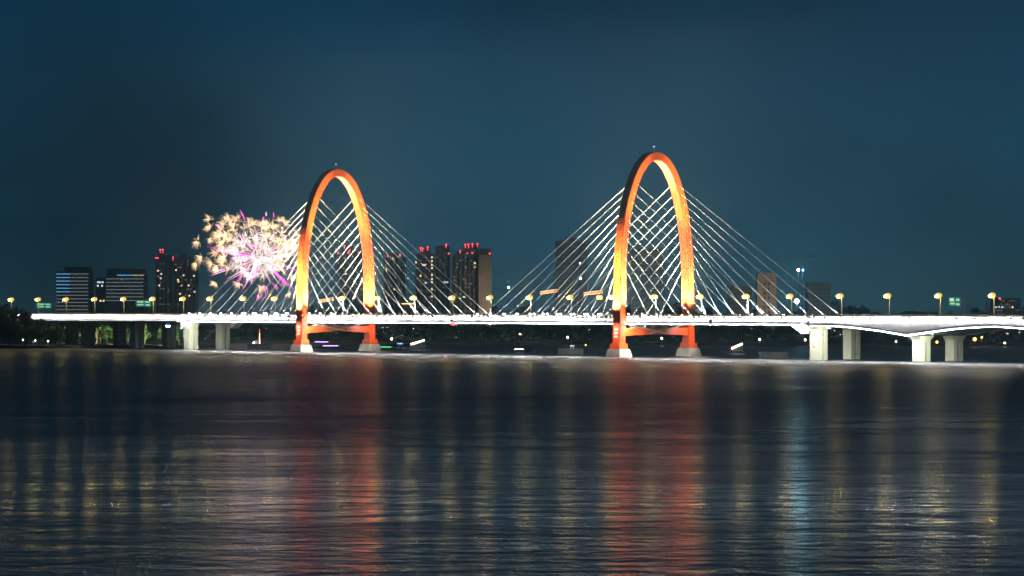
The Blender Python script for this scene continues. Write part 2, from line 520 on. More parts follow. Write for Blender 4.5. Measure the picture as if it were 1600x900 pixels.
# the arch towers
A_W, A_B, A_Z0 = 18.9, 48.35, 30.0
def arch_v(z):
    if z <= A_Z0:
        return 19.5 - 0.6 * (z / A_Z0)
    return A_W * math.sqrt(max(0, 1 - ((z - A_Z0) / A_B) ** 2))
def arch_path():
    p = []
    for i in range(10):
        z = 3.3 + (A_Z0 - 3.3) * i / 9
        p.append((-arch_v(z), z))
    n = 56
    for i in range(1, n):
        t = math.pi * i / n
        p.append((-A_W * math.cos(t), A_Z0 + A_B * math.sin(t)))
    p += [(-a, b) for a, b in p[:10][::-1]]
    return p
def tower(s, which):
    body = MB()
    path = arch_path()
    hu, hn, nt_ = 2.05, 1.65, 0.22
    prof = [(-hu + nt_, -hn), (hu - nt_, -hn), (hu - nt_, -hn + nt_), (hu, -hn + nt_), (hu, hn - nt_), (hu - nt_, hn - nt_), (hu - nt_, hn),
            (-hu + nt_, hn), (-hu + nt_, hn - nt_), (-hu, hn - nt_), (-hu, -hn + nt_), (-hu + nt_, -hn + nt_)]
    secs = []
    for i, (v, z) in enumerate(path):
        a = path[max(0, i - 1)]
        b = path[min(len(path) - 1, i + 1)]
        tv, tz = b[0] - a[0], b[1] - a[1]
        L = math.hypot(tv, tz)
        nv, nz = tz / L, -tv / L              # towards the inside of the arch on the near leg
        secs.append([(s + pu, v + nv * pn, z + nz * pn) for pu, pn in prof])
    body.loft(secs)
    t = body.build('arch_tower', M['arch'], bridge)
    t['label'] = which
    for sg in (-1, 1):
        v0 = sg * 19.5
        m_ = MB()
        lo = [(s - 4.3, v0 - 3.9, -1.5), (s + 4.3, v0 - 3.9, -1.5), (s + 4.3, v0 + 3.9, -1.5), (s - 4.3, v0 + 3.9, -1.5)]
        hi = [(s - 3.2, v0 - 2.8, 3.2), (s + 3.2, v0 - 2.8, 3.2), (s + 3.2, v0 + 2.8, 3.2), (s - 3.2, v0 + 2.8, 3.2)]
        m_.hexa(lo, hi).build('pedestal', M['conc'], t)
        c_ = MB()
        c_.hexa([(s - 2.7, v0 - 2.3, 3.2), (s + 2.7, v0 - 2.3, 3.2), (s + 2.7, v0 + 2.3, 3.2), (s - 2.7, v0 + 2.3, 3.2)],
                [(s - 2.55, v0 - 2.15, 5.3), (s + 2.55, v0 - 2.15, 5.3), (s + 2.55, v0 + 2.15, 5.3), (s - 2.55, v0 + 2.15, 5.3)])
        c_.build('collar', M['arch'], t)
        # three white chevrons on the outer face, below the deck
        for k in range(3):
            zc = 7.6 + 1.45 * k
            vf = sg * (arch_v(zc) + 1.65 + 0.02)
            h = 0.62
            ch = MB()
            for d in (-1, 1):
                q = [(s, vf, zc + 0.95), (s, vf, zc + 0.95 - h), (s + d * 0.95, vf, zc - h * 0.55), (s + d * 0.95, vf, zc + 0.95 - h * 0.95)]
                ch.hexa(q, [(x, y + sg * 0.05, z) for x, y, z in q])
            ch.build('chevron', M['signw'], t)
    # cross beam below the deck, slightly arched soffit, and pale crossing tubes above it
    bm_ = MB()
    secs = []
    for i in range(13):
        v = -17.9 + 35.8 * i / 12
        zb = 8.2 + 0.5 * (1 - (v / 17.9) ** 2)
        secs.append([(s - 1.4, v, zb), (s + 1.4, v, zb), (s + 1.4, v, 11.2), (s - 1.4, v, 11.2)])
    bm_.loft(secs)
    bm_.build('cross_beam', M['arch'], t)
    for d in (-1, 1):
        MB().tube((s + 1.7, d * 15.5, 12.6), (s + 1.7, -d * 4.0, 9.1), 0.28, k=6).build('crossing_tube', M['rail'], t)
    for v in (-12, -6, 0, 6, 12):
        MB().box((s - 1.0, v - 0.7, 11.2), (s + 1.0, v + 0.7, 12.78)).build('bearing', M['conc'], t)
    ms = MB()
    ms.tube((s, 0, 79.9), (s, 0, 82.0), 0.12, 0.06, 5)
    o = ms.build('apex_mast', M['pole'], t)
    MB().ball((s, 0, 82.1), 0.28, 6, 4).build('beacon', M['win_cold'], o)
    return t
tower(0.0, 'taller-looking orange arch tower on the right')
tower(S_L, 'orange arch tower on the left, beside the firework')

# stay cables
ANCH = [(13.1 + 7.82 * i, 35.5 + 32.0 * i / 9) for i in range(10)]
for st in (S_L, 0.0):
    for sg in (-1, 1):
        for du in (-1, 1):
            for d, za in ANCH:
                va = sg * (arch_v(za) - 0.2)
                p, q = (st + du * d, sg * 16.0, 15.0), (st + du * 1.7, va, za)
                m_ = MB().tube(p, q, 0.080, 0.080, 6)
                pv, qv = Vector(p), Vector(q)
                dr = (qv - pv).normalized()
                m_.tube(pv, pv + dr * 3.0, 0.24, 0.2, 6)
                m_.build('stay_cable', M['cable'], bridge)

# piers
def pier(root, s, m, zt, flare=True, slots=True, vv=(-9.2, 9.2)):
    pr = put('pier', None, root)
    pr.empty_display_size = 0.5
    for v in vv:
        hu, hv = 2.0, 2.6
        c = MB()
        if slots:
            # two shafts with a deep slot between them, tied by a solid head
            for d in (-1, 1):
                c.box((s - hu, v + d * 1.62 - 0.98, -1.5), (s + hu, v + d * 1.62 + 0.98, zt - 1.9))
            c.box((s - hu + 1.0, v - 0.66, -1.5), (s + hu - 1.0, v + 0.66, zt - 1.9))
        else:
            c.box((s - hu, v - hv, -1.5), (s + hu, v + hv, zt - 1.9))
        c.build('column', m, pr)
        h = MB()
        fu = 0.5
        fv = 1.5 if flare else 0.1
        h.loft([[(s - hu - a * fu, v - hv - b * fv, z), (s + hu + a * fu, v - hv - b * fv, z), (s + hu + a * fu, v + hv + b * fv, z), (s - hu - a * fu, v + hv + b * fv, z)]
                for a, b, z in ((0.02, 0.02, zt - 1.9), (0.3, 0.25, zt - 1.2), (0.7, 0.65, zt - 0.6), (1, 1, zt - 0.02))])
        h.build('pier_head', m, pr)
    return pr
pier(bridge, S1 - 1.0, M['conc'], 12.75)
pier(bridge, S0 + 1.0, M['conc'], 12.75)
# sloping soffit brackets where the cable deck meets the end pier
for s, d in ((S1, 1), (S0, -1)):
    for sg in (-1, 1):
        a, b = s - d * 8.0, s - d * 3.2
        w = MB()
        y0, y1 = sg * 16.4, sg * 12.0
        w.hexa([(a, y0, 12.5), (b, y0, 9.6), (b, y1, 9.6), (a, y1, 12.5)], [(a, y0, 12.9), (b, y0, 12.9), (b, y1, 12.9), (a, y1, 12.9)])
        w.build('soffit_bracket', M['white'], bridge)
for s in (141.0, 216.0, 291.0):
    pier(viaR, s, M['conc'], zbot_right(s))
for s in (-329.0, -369.0, -409.0, -449.0):
    pier(viaL, s, M['conc'], 12.9)

# ------------------------------------------------------------------ street lamps on the near railing
def lamp_proto():
    pole = MB().tube((0, 0, 0), (0, 0, 7.6), 0.21, 0.15, 8).tube((0, 0, 0), (0, 0, 0.5), 0.3, 0.24, 8)
    arm = MB().tube((0, 0, 7.5), (-0.5, 0.5, 8.15), 0.09, 0.07, 6).tube((-0.5, 0.5, 8.15), (-1.5, 0.9, 8.4), 0.07, 0.06, 6)
    back = MB().tube((0, 0, 7.3), (0.5, -0.4, 7.7), 0.06, 0.05, 6).ball((0.6, -0.45, 7.75), 0.2, 6, 4)
    head = MB().loft([[(-0.95, 0.45, 8.42), (-0.95, 0.95, 8.42), (-0.95, 0.95, 8.56), (-0.95, 0.45, 8.56)],
                      [(-2.15, 0.8, 8.50), (-2.15, 1.3, 8.50), (-2.15, 1.3, 8.70), (-2.15, 0.8, 8.70)]])
    lens = MB().ball((-1.5, 0.88, 8.30), 1.22, 12, 8, 0.84)
    bulb = MB().ball((-1.46, -0.30, 8.14), 0.70, 10, 8, 0.85)
    return [('pole', pole.mesh('pole', M['pole'])), ('arm', arm.mesh('arm', M['pole'])), ('rear_spotlight', back.mesh('rear_spotlight', M['pole'])),
            ('lamp_head', head.mesh('lamp_head', M['pole'])), ('lamp_halo', lens.mesh('lamp_halo', M['amber_halo'], True)), ('lamp_bulb', bulb.mesh('lamp_bulb', M['yellow_lamp'], True))]
LP = lamp_proto()
LAMP = bpy.data.lights.new('street_lamp_light', 'POINT')
LAMP.energy = 1900
LAMP.color = (1.0, 0.74, 0.24)
LAMP.shadow_soft_size = 0.35
LAMPS = [-448.0, -424.4, -401.2, -377.5, -354.0, -330.6, -307.6, -284.4, -263.8, -239.6, -217.2, -170.8, -147.5, -124.2, -100.0, -77.0, -53.5, -30.2, -6.6, 16.0, 40.2, 63.6, 85.5, 109.6, 131.8, 154.8, 178.2, 201.6]
for i, s in enumerate(LAMPS):
    L = thing('street_lamp', ORD[i] + ' yellow street lamp from the left along the bridge railing', 'street lamp', BL(s, -15.6, 15.0), -TH, 'street lamps along the bridge')
    ob = {}
    for nm, me in LP:
        ob[nm] = put(nm, me, ob['lamp_head'] if nm in ('lamp_halo', 'lamp_bulb') else L)
    put('lamp', LAMP, L, (-1.42, -1.55, 7.9))

# ------------------------------------------------------------------ floodlights
def flood_meshes(r, lens):
    hs = MB().tube((0, 0, -0.5 * r), (0, 0, 0.62 * r), 0.72 * r, 1.06 * r, 10)
    ln = MB().tube((0, 0, 0.6 * r), (0, 0, 0.68 * r), 0.96 * r, 0.92 * r, 10)
    br = MB().box((-0.12 * r, -0.12 * r, -1.7 * r), (0.12 * r, 0.12 * r, 0.0))
    return hs.mesh('housing', M['dark']), ln.mesh('lens', lens), br.mesh('bracket', M['dark'])
FL_C = flood_meshes(0.52, M['flood_lens'])
FL_W = flood_meshes(0.45, M['warm_lens'])
SPOTS = {}
def spot_data(key, energy, color, size, blend, rad):
    if key not in SPOTS:
        l = bpy.data.lights.new(key, 'SPOT')
        l.energy = energy
        l.color = color
        l.spot_size = R(size)
        l.spot_blend = blend
        l.shadow_soft_size = rad
        SPOTS[key] = l
    return SPOTS[key]
def flood(loc, aim, label, group, meshes, spot, name='floodlight'):
    t = thing(name, label, 'floodlight', loc, 0.0, group)
    d = (Vector(aim) - Vector(loc)).normalized()
    q = d.to_track_quat('Z', 'Y').to_euler()
    hq = put('housing', meshes[0], t, (0, 0, 0), q)
    put('lens', meshes[1], hq)
    put('bracket', meshes[2], t)
    if spot:
        put('lamp', spot, t, d * 0.75, (-d).to_track_quat('Z', 'Y').to_euler())
    return t
CAB = spot_data('cable_beam', 36000, (0.93, 0.96, 1.0), 58, 0.5, 0.35)
for st, tn in ((S_L, 'left'), (0.0, 'right')):
    for sg, sn in ((-1, 'near'), (1, 'far')):
        for du, dn in ((-1, 'left'), (1, 'right')):
            for i, (d, za) in enumerate(ANCH):
                p = BL(st + du * (d + 0.6), sg * 16.0 - 0.9, 16.35)
                a = BL(st, sg * (arch_v(za) + 2.0) - 1.5, za - 6)
                flood(p, a, 'cable floodlight on the %s deck edge, %s out to the %s of the %s tower' % (sn, ORD[i], dn, tn), 'cable floodlights along the deck',
                      FL_C, CAB, 'cable_floodlight')
# warm floods that wash the towers
TW = spot_data('tower_beam', 300000, (1.0, 0.84, 0.50), 78, 0.5, 0.5)
TU = spot_data('tower_side_beam', 430000, (1.0, 0.88, 0.64), 70, 0.6, 1.6)
TI = spot_data('tower_inner_beam', 1300000, (0.92, 0.96, 1.0), 13, 0.6, 0.5)
TH_ = spot_data('added_high_beam', 1300000, (1.0, 0.86, 0.38), 20, 0.8, 0.5)  # extra lamps added to brighten the upper arch
TD = spot_data('added_base_beam', 9000, (1.0, 0.74, 0.74), 110, 0.8, 0.4)  # lamps added to brighten legs and cross beam below the deck
for st, tn in ((S_L, 'left'), (0.0, 'right')):
    for sg, sn in ((-1, 'near'), (1, 'far')):
        g = 'warm tower floodlights'
        flood(BL(st, sg * 26.5, 15.6), BL(st, sg * 17.5, 31), 'warm floodlight bracketed outside the %s leg of the %s tower' % (sn, tn), g, FL_W, TW, 'tower_floodlight')
        flood(BL(st + 0.9, sg * 26.4, 15.5), BL(st, sg * 14.5, 62), 'added second, steeper warm floodlight outside the %s leg of the %s tower' % (sn, tn), g, FL_W, TH_, 'tower_floodlight')
        for du, dn in ((-1, 'left'), (1, 'right')):
            flood(BL(st + du * 6.5, sg * 15.2, 15.9), BL(st + du * 1.0, sg * 17.5, 34), 'warm floodlight on the deck just %s of the %s leg of the %s tower' % (dn, sn, tn), g, FL_W, TU, 'tower_floodlight')
        flood(BL(st + 1.0, sg * 14.9, 16.0), BL(st, -sg * 8.0, 74), 'white floodlight on the deck inside the %s leg of the %s tower' % (sn, tn), g, FL_W, TI, 'tower_floodlight')
        flood(BL(st - 0.6, sg * 26.3, 14.2), BL(st, sg * 20, 5.5), 'added downward floodlight outside the %s leg of the %s tower' % (sn, tn), g, FL_W, TD, 'tower_floodlight')
        flood(BL(st + 11, sg * 16.0, 12.0), BL(st, sg * 15, 7.0), 'added floodlight under the deck right of the %s leg of the %s tower' % (sn, tn), g, FL_W, TD, 'tower_floodlight')
    for du, dn in ((-1, 'left'), (1, 'right')):
        for sg, sn in ((-1, 'near'), (1, 'far')):
            flood(BL(st + du * 19, sg * 14.6, 15.9), BL(st, sg * 11.5, 66), 'added amber long-throw floodlight on the deck, %s and %s of the %s tower' % (sn, dn, tn), 'warm tower floodlights', FL_W, TH_, 'tower_floodlight')
    # steel arms that carry the outer floods, fixed to the legs
    for sg in (-1, 1):
        MB().tube((st, sg * 20.6, 14.6), (st, sg * 26.5, 14.9), 0.16, 0.12, 6).build('floodlight_arm', M['arch'], bridge)
PB = spot_data('pier_beam', 14000, (0.98, 1.0, 0.78), 100, 0.9, 0.4)
for s, nm, zb_ in ((S1 - 1, 'right end pier of the cable deck', 12.35), (S0 + 1, 'left end pier of the cable deck', 12.75), (141.0, 'haunched viaduct pier', 10.4)):
    flood(BL(s + 11.0, -16.6, zb_ - 0.5), BL(s, -4.0, 4.0), 'floodlight under the deck edge shining on the ' + nm, 'pier floodlights', FL_W, PB, 'pier_floodlight')

# ------------------------------------------------------------------ trees
def leaf_mesh(name, lobes, per, size, m, seed, flat=1.0):
    rn = random.Random(seed)
    mb = MB()
    for (cx, cy_, cz, r) in lobes:
        for _ in range(per):
            while True:
                p = Vector((rn.uniform(-1, 1), rn.uniform(-1, 1), rn.uniform(-1, 1)))
                if 0.15 < p.length < 1: break
            p = p * (0.55 + 0.45 * rn.random())
            c = Vector((cx, cy_, cz)) + Vector((p.x * r, p.y * r, p.z * r * flat))
            a = Vector((rn.gauss(0, 1), rn.gauss(0, 1), rn.gauss(0, 0.6))).normalized()
            b = a.orthogonal().normalized()
            b = Matrix.Rotation(rn.uniform(0, 6.28), 3, a) @ b
            k = size * rn.uniform(0.6, 1.3)
            mb.poly([c - a * k, c - b * k * 0.55, c + a * k, c + b * k * 0.55])
    me = bpy.data.meshes.new(name)
    me.from_pydata(mb.v, [], mb.f)
    me.materials.append(m)
    return me
CROWNS, TRUNKS = [], []
for q in range(5):
    rn = random.Random(40 + q)
    lobes = []
    tr = MB().tube((0, 0, -0.3), (0.1, 0, 0.34), 0.035, 0.024, 7)
    for k in range(13):
        a = rn.uniform(0, 6.28)
        d = rn.uniform(0.05, 0.30)
        z = rn.uniform(0.30, 0.90)
        d *= 1.15 - abs(z - 0.5)
        lobes.append((d * math.cos(a), d * math.sin(a), z, rn.uniform(0.09, 0.17)))
        if k < 7:
            tr.tube((0.07, 0, 0.22 + 0.015 * k), (d * math.cos(a), d * math.sin(a), z), 0.014, 0.004, 5)
    CROWNS.append(leaf_mesh('crown', lobes, 150, 0.034, M['leaf'], 60 + q))
    TRUNKS.append(tr.mesh('trunk', M['bark']))
def tree(loc, h, w, k, label, group):
    t = thing('broadleaf_tree', label, 'tree', loc, k * 1.3, group)
    t.scale = (w, w, h)
    put('trunk', TRUNKS[k % 5], t)
    put('crown', CROWNS[k % 5], t)
rn = random.Random(5)
spots = [(-370, -25, 9.5), (-376, -23, 11.5), (-381, -28, 12), (-387, -24, 14), (-393, -29, 16), (-399, -25, 17), (-405, -30, 18), (-412, -26, 19), (-418, -31, 18.5), (-425, -27, 20), (-433, -30, 20), (-442, -29, 20)]
for i, (s, v, h) in enumerate(spots):
    tree(BL(s, v, 1.1), h, h * 0.95, i, 'dark leafy tree on the left waterfront, %s from the bridge piers' % ORD[i], 'waterfront trees at the left')
for i in range(12):
    s = -356 - i * 9.5 + rn.uniform(-3, 3)
    tree(BL(s, 34 + rn.uniform(-2, 9), 1.1), rn.uniform(10, 13), rn.uniform(11, 14), i + 2, 'green lit tree behind the left viaduct piers, %s from the river' % ORD[i], 'trees behind the left viaduct')
GB = spot_data('added_tree_beam', 60000, (0.92, 1.0, 0.55), 120, 0.9, 0.3)  # hidden lamps added to light the trees behind the viaduct
for i, s in enumerate((-358, -380, -402, -424, -446)):
    flood(BL(s, 22.5, 2.0), BL(s, 38, 9), 'added low floodlight under the left viaduct, %s from the river' % ORD[i], 'added tree floodlights', FL_W, GB, 'added_tree_floodlight')

# woods on the far shore: reads as one mass
def woods(name, path, n, h0, h1, size, m, seed):
    rn = random.Random(seed)
    lobes = []
    segs = [(Vector(path[i]), Vector(path[i + 1])) for i in range(len(path) - 1)]
    tot = sum((b - a).length for a, b in segs)
    for a, b in segs:
        for _ in range(int(n * (b - a).length / tot)):
            t_ = rn.random()
            p = a.lerp(b, t_)
            dp = rn.uniform(0, 45)
            hh = rn.uniform(h0, h1) * (0.75 + 0.35 * math.sin(p.x * 0.021) * math.sin(p.x * 0.053 + 1))
            r = hh * rn.uniform(0.32, 0.5)
            lobes.append((p.x + rn.uniform(-4, 4), p.y + dp, 1.2 + hh * rn.uniform(0.25, 0.72), r))
    me = leaf_mesh(name, lobes, 34, size, m, seed + 1)
    return tag(put(name, me), 'dark band of trees massed along the far shore' if 'far' in name else 'faint line of trees on the horizon', 'woods', kind='stuff')
woods('far_woods', [(-720, 2115, 0), (-330, 1705, 0), (-100, 1622, 0), (120, 1555, 0), (420, 1505, 0), (700, 1480, 0)], 1500, 8, 14, 1.5, M['leaf2'], 11)
woods('horizon_woods', [(-1600, 3290, 0), (1600, 3290, 0)], 1100, 20, 30, 3.2, M['leaf2'], 12)

# ------------------------------------------------------------------ far buildings
def outline(w, d, style):
    if style == 'round':
        pts = []
        for cx, a0 in ((w / 2 - d * 0.45, -90), (-w / 2 + d * 0.45, 90)):
            for k in range(9):
                a = R(a0 + 180 * k / 8)
                pts.append((cx + d * 0.45 * math.cos(a), d / 2 * math.sin(a)))
        return pts
    if style == 'bow':
        pts = [(-w / 2 + w * k / 10, -d / 2 - 0.10 * w * math.sin(math.pi * k / 10)) for k in range(11)]
        return pts + [(w / 2, d / 2), (-w / 2, d / 2)]
    return [(-w / 2, -d / 2), (w / 2, -d / 2), (w / 2, d / 2), (-w / 2, d / 2)]
def prism(pts, z0, z1, k=1.0):
    return MB().hexa([(x * k, y * k, z0) for x, y in pts], [(x * k, y * k, z1) for x, y in pts])
def building(name, label, px0, px1, ytop, Y, depth, wall, style='box', floor=3.3, band=None, first=6.0, yaw=0.0, top_skip=0.0, bands=None, beacons=(), wins=(), blocks=(), cols=0, group=None):
    w = (px1 - px0) / F * Y
    base = W((px0 + px1) / 2, 483, Y)
    zt = W(0, ytop, Y).z
    t = thing(name, label, 'building', (base.x, Y + depth / 2, 1.2), yaw, group)
    pts = outline(w, depth, style)
    H = zt - 1.2
    prism(pts, 0, H).build('wall', wall, t)
    if band is not None:
        z = H - top_skip
        i = 0
        while z > first:
            m_ = band
            if bands: m_ = bands(i)
            if isinstance(m_, tuple):
                left = [p for p in pts]
                # a band in lit lengths: left length, right length
                for (f0, f1, mm) in m_:
                    o = MB()
                    if style == 'box':
                        xs = [-w / 2 + w * f0, -w / 2 + w * f1]
                        ys = [-depth / 2] * 2
                    else:
                        fr = sorted([p for p in pts if p[1] <= 0.01], key=lambda p: p[0])
                        xs, ys = [], []
                        for k in range(9):
                            x = -w / 2 + w * (f0 + (f1 - f0) * k / 8)
                            x = max(fr[0][0], min(fr[-1][0], x))
                            for a, b in zip(fr, fr[1:]):
                                if a[0] <= x <= b[0] + 1e-6:
                                    q = 0 if b[0] == a[0] else (x - a[0]) / (b[0] - a[0])
                                    xs.append(x); ys.append(a[1] + q * (b[1] - a[1])); break
                    o.loft([[(x, y - 0.35, z - 0.3), (x, y + 0.2, z - 0.3), (x, y + 0.2, z + 0.3), (x, y - 0.35, z + 0.3)] for x, y in zip(xs, ys)])
                    o.build('floor_band', mm, t)
            else:
                prism(pts, z - 0.28, z + 0.28, 1.012).build('floor_band', m_, t)
            z -= floor
            i += 1
    for (x0, x1, y1, m_) in blocks:                   # roof structures
        a, b = (x0 - (px0 + px1) / 2) / F * Y, (x1 - (px0 + px1) / 2) / F * Y
        MB().box((a, -depth * 0.4, H - 0.02), (b, depth * 0.4, W(0, y1, Y).z - 1.2)).build('roof_block', m_, t)
    for k in range(cols):                             # glazed strips between the piers of the facade
        x = -w / 2 + w * (k + 0.5) / cols
        ww = w / cols * 0.42
        MB().box((x - ww / 2, -depth / 2 - 0.12, 3), (x + ww / 2, -depth / 2 + 0.3, H - 3)).build('window_strip', M['glass'], t)
    for (x, y) in beacons:
        p = ((x - (px0 + px1) / 2) / F * Y, -depth * 0.41, W(0, y, Y).z - 1.2)
        MB().ball(p, 0.65, 6, 4).tube((p[0], p[1], p[2] - 3.2), p, 0.15, k=4).build('red_beacon', M['red_led'], t)
    if name == 'apartment_tower' and wall is M['bldg2']:
        rd = random.Random(int(px0))
        for k in range(int((px1 - px0) * 0.9)):
            fx, fz = rd.randrange(1, int(w / 2.6)), rd.randrange(2, max(3, int(H / 3.1)))
            x = -w / 2 + fx * 2.6
            MB().box((x - 0.6, -depth / 2 - 0.16, fz * 3.1), (x + 0.6, -depth / 2 + 0.1, fz * 3.1 + 1.3)).build('window', rd.choice((M['win_dim'], M['win_dim2'], M['win_dim'])), t)
        for k in range(int(H / 3.1)):
            MB().box((-w / 2 - 0.15, -depth / 2 - 0.1, k * 3.1 + 2.3), (w / 2 + 0.15, -depth / 2 + 0.2, k * 3.1 + 2.55)).build('floor_band', M['bldg'], t)
    for (x, y, m_) in wins:
        p = ((x - (px0 + px1) / 2) / F * Y, -depth / 2, W(0, y, Y).z - 1.2)
        MB().box((p[0] - 0.75, p[1] - 0.2, p[2] - 0.75), (p[0] + 0.75, p[1] + 0.1, p[2] + 0.75)).build('window', m_, t)
    return t
rw = random.Random(3)
ww, wc = M['win_warm'], M['win_cold']
WL, BLn, GL = M['white_line'], M['blue_line'], M['gold_line']
def b1(i): return ((0.0, 0.42, BLn if i < 6 else WL), (0.42, 0.96, WL)) if i < 13 else ((0.0, 0.96, M['slab']),)
building('office_tower', 'curved office block with blue floor lines at far left', 88, 140, 424, 2700, 26, M['bldg'], 'bow', 3.2, WL, 4, top_skip=2.4, bands=b1, blocks=((100, 138, 417, M['bldg2']),))
def b3(i): return ((0.3, 0.72, BLn), (0.72, 1.0, GL)) if i == 0 else ((0.0, 0.98, WL if i < 8 else M['slab']),)
building('office_tower', 'curved office block with a golden top band, right of the small lit tower', 166, 225, 427, 2700, 28, M['bldg'], 'bow', 3.25, WL, 4, top_skip=1.8, bands=b3, blocks=((166, 222, 420, M['bldg2']),))
building('small_tower', 'small narrow tower with lit top windows between two curved office blocks', 150, 163, 433, 2850, 10, M['bldg'], floor=3.4, band=M['slab'], top_skip=14,
         wins=[(153, 441, wc), (156.5, 441, wc), (160.5, 441, wc), (153, 446.5, wc), (159.5, 446.5, wc), (157, 470, ww), (162, 470, ww)])
def rand_wins(x0, x1, y0, y1, n, ms):
    return [(rw.uniform(x0, x1), rw.uniform(y0, y1), rw.choice(ms)) for _ in range(n)]
building('apartment_tower', 'tall dark apartment tower with red roof beacons left of the firework', 243, 269, 404, 3000, 24, M['bldg2'], cols=4,
         blocks=((247, 256, 392, M['bldg2']), (256, 268, 398, M['bldg2'])), beacons=((250, 390), (254, 390), (243, 403), (246, 403), (270, 402)), wins=[(247, 423, ww), (252, 428, ww), (251, 435, wc), (249, 446, ww)])
building('apartment_tower', 'broad dark apartment tower just left below the firework', 270, 307, 402, 3040, 24, M['bldg2'], cols=5, blocks=((279, 291, 395, M['bldg2']),),
         wins=[(275, 422, ww), (278, 437, ww), (279, 440, ww), (284, 446, M['gold_line']), (295, 446, ww), (303, 431, ww), (287, 430, wc), (304, 456, wc), (296, 462, ww), (281, 459, ww)])
building('apartment_tower', 'dark apartment tower seen through the cables of the left arch', 527, 573, 397, 3000, 24, M['bldg2'], cols=5, blocks=((535, 548, 387, M['bldg2']), (552, 566, 393, M['bldg2'])),
         beacons=((538, 384), (546, 391), (544, 395), (560, 394), (528, 395)), wins=rand_wins(530, 570, 415, 470, 4, [ww]))
building('apartment_tower', 'dark apartment tower behind the cables just right of the left arch', 599, 633, 402, 3050, 24, M['bldg2'], cols=4, blocks=((606, 622, 396, M['bldg2']),),
         beacons=((606, 399), (625, 398)), wins=[(614, 404, ww), (616, 452, ww), (604, 420, ww)])
building('apartment_tower', 'wide dark apartment tower with a column of lit windows and red beacons', 649, 703, 397, 2800, 24, M['bldg2'], cols=7, blocks=((655, 672, 387, M['bldg2']), (680, 702, 384, M['bldg2'])),
         beacons=((657, 387), (660, 388), (668, 386), (650, 402), (697, 382), (701, 396)),
         wins=[(650, 410, ww), (661, 414, ww), (664, 414, ww), (675, 402, ww), (675, 408, ww), (675, 414, ww), (675, 419, ww), (675, 430, ww), (675, 436, ww), (675, 441, ww), (675, 452, ww), (675, 463, ww), (657, 431, ww), (665, 442, wc), (695, 441, wc), (699, 441, wc)])
building('apartment_tower', 'dark apartment tower with a stepped crown and many red beacons', 706, 748, 396, 2780, 24, M['bldg2'], cols=6, blocks=((724, 748, 382, M['bldg2']), (714, 724, 392, M['bldg2'])),
         beacons=((727, 382), (732, 382), (738, 381), (746, 381), (719, 392), (718, 397), (725, 397), (730, 396), (738, 395)), wins=[(742, 411, ww), (742, 417, M['gold_line']), (725, 464, wc)])
building('apartment_tower', 'plain beige end wall tower beside the stepped dark tower', 748, 768, 398, 2760, 20, M['beige'], blocks=((749, 767, 388, M['bldg2']),), beacons=((765, 396),))
building('concrete_frame', 'unfinished concrete frame with open floors behind the left cables of the right tower', 868, 918, 376, 2300, 22, M['bldg'], floor=3.75, band=M['slab'], top_skip=1.0, blocks=((884, 900, 370, M['bldg']),))
building('concrete_frame', 'unfinished concrete frame with open floors seen through the right arch', 986, 1036, 388, 2350, 22, M['bldg'], floor=3.8, band=M['slab'], top_skip=1.0)
building('concrete_frame', 'low open concrete frame left of the beige tower', 1139, 1175, 446, 2250, 20, M['bldg'], floor=3.7, band=M['slab'], top_skip=0.6)
bt = building('beige_tower', 'pale beige tower with a dark window column right of the arch', 1183, 1213, 427, 2500, 16, M['beige'])
for k in range(9):
    for x in (-2.6, 1.0):
        MB().box((x, -8.2, 6 + 3.9 * k), (x + 1.7, -7.7, 8.2 + 3.9 * k)).build('window', M['glass'], bt)
building('concrete_frame', 'open concrete frame behind the lamp posts right of the tall crane', 1262, 1298, 441, 2200, 18, M['bldg'], floor=3.0, band=M['slab'], top_skip=0.8)
building('apartment_tower', 'distant low block above the right viaduct beyond the last lamps', 1552, 1594, 466, 2900, 20, M['bldg2'], wins=[(1556, 480, wc), (1561, 479.5, wc), (1566, 480, wc), (1562, 466.5, M['red_led']), (1582, 480, ww)])

FB2 = spot_data('added_frame_beam', 16000, (0.85, 1.0, 0.95), 70, 0.8, 1.0)  # unseen ground lamps added to bring out the concrete frames
FB = spot_data('added_facade_beam', 65000, (1.0, 0.80, 0.55), 70, 0.8, 1.0)  # unseen ground lamps added to brighten the beige walls
for x, Y, lb in ((1198, 2440, 'added ground floodlight in front of the beige tower'), (757, 2710, 'added ground floodlight in front of the plain beige end wall'), (893, 2240, 'added ground floodlight before the tall open concrete frame'),
                 (1011, 2290, 'added ground floodlight before the concrete frame inside the right arch'), (1157, 2190, 'added ground floodlight before the low concrete frame'), (1280, 2140, 'added ground floodlight before the concrete frame by the tall crane')):
    p = W(x, 483, Y)
    flood((p.x + 6, Y, 2.0), (p.x, Y + 60, 34), lb, None, FL_W, FB if 'beige' in lb else FB2, 'added_facade_floodlight')
# hall with pilasters on the far shore
hb = W(650, 483, 1640)
hall = thing('shore_hall', 'grey hall with pale pilasters on the shore right of the left arch', 'building', (hb.x, 1650, 1.2), 0.0)
MB().box((-8, -7, 0), (8, 7, 11.6)).build('wall', M['bldg'], hall)
MB().box((-8.6, -7.6, 11.6), (8.6, 7.6, 12.4)).build('roof', M['slab'], hall)
for k in range(8):
    x = -7.4 + 14.8 * k / 7
    MB().box((x - 0.35, -7.5, 0), (x + 0.35, -7.0, 11.58)).build('pilaster', M['slab'], hall)
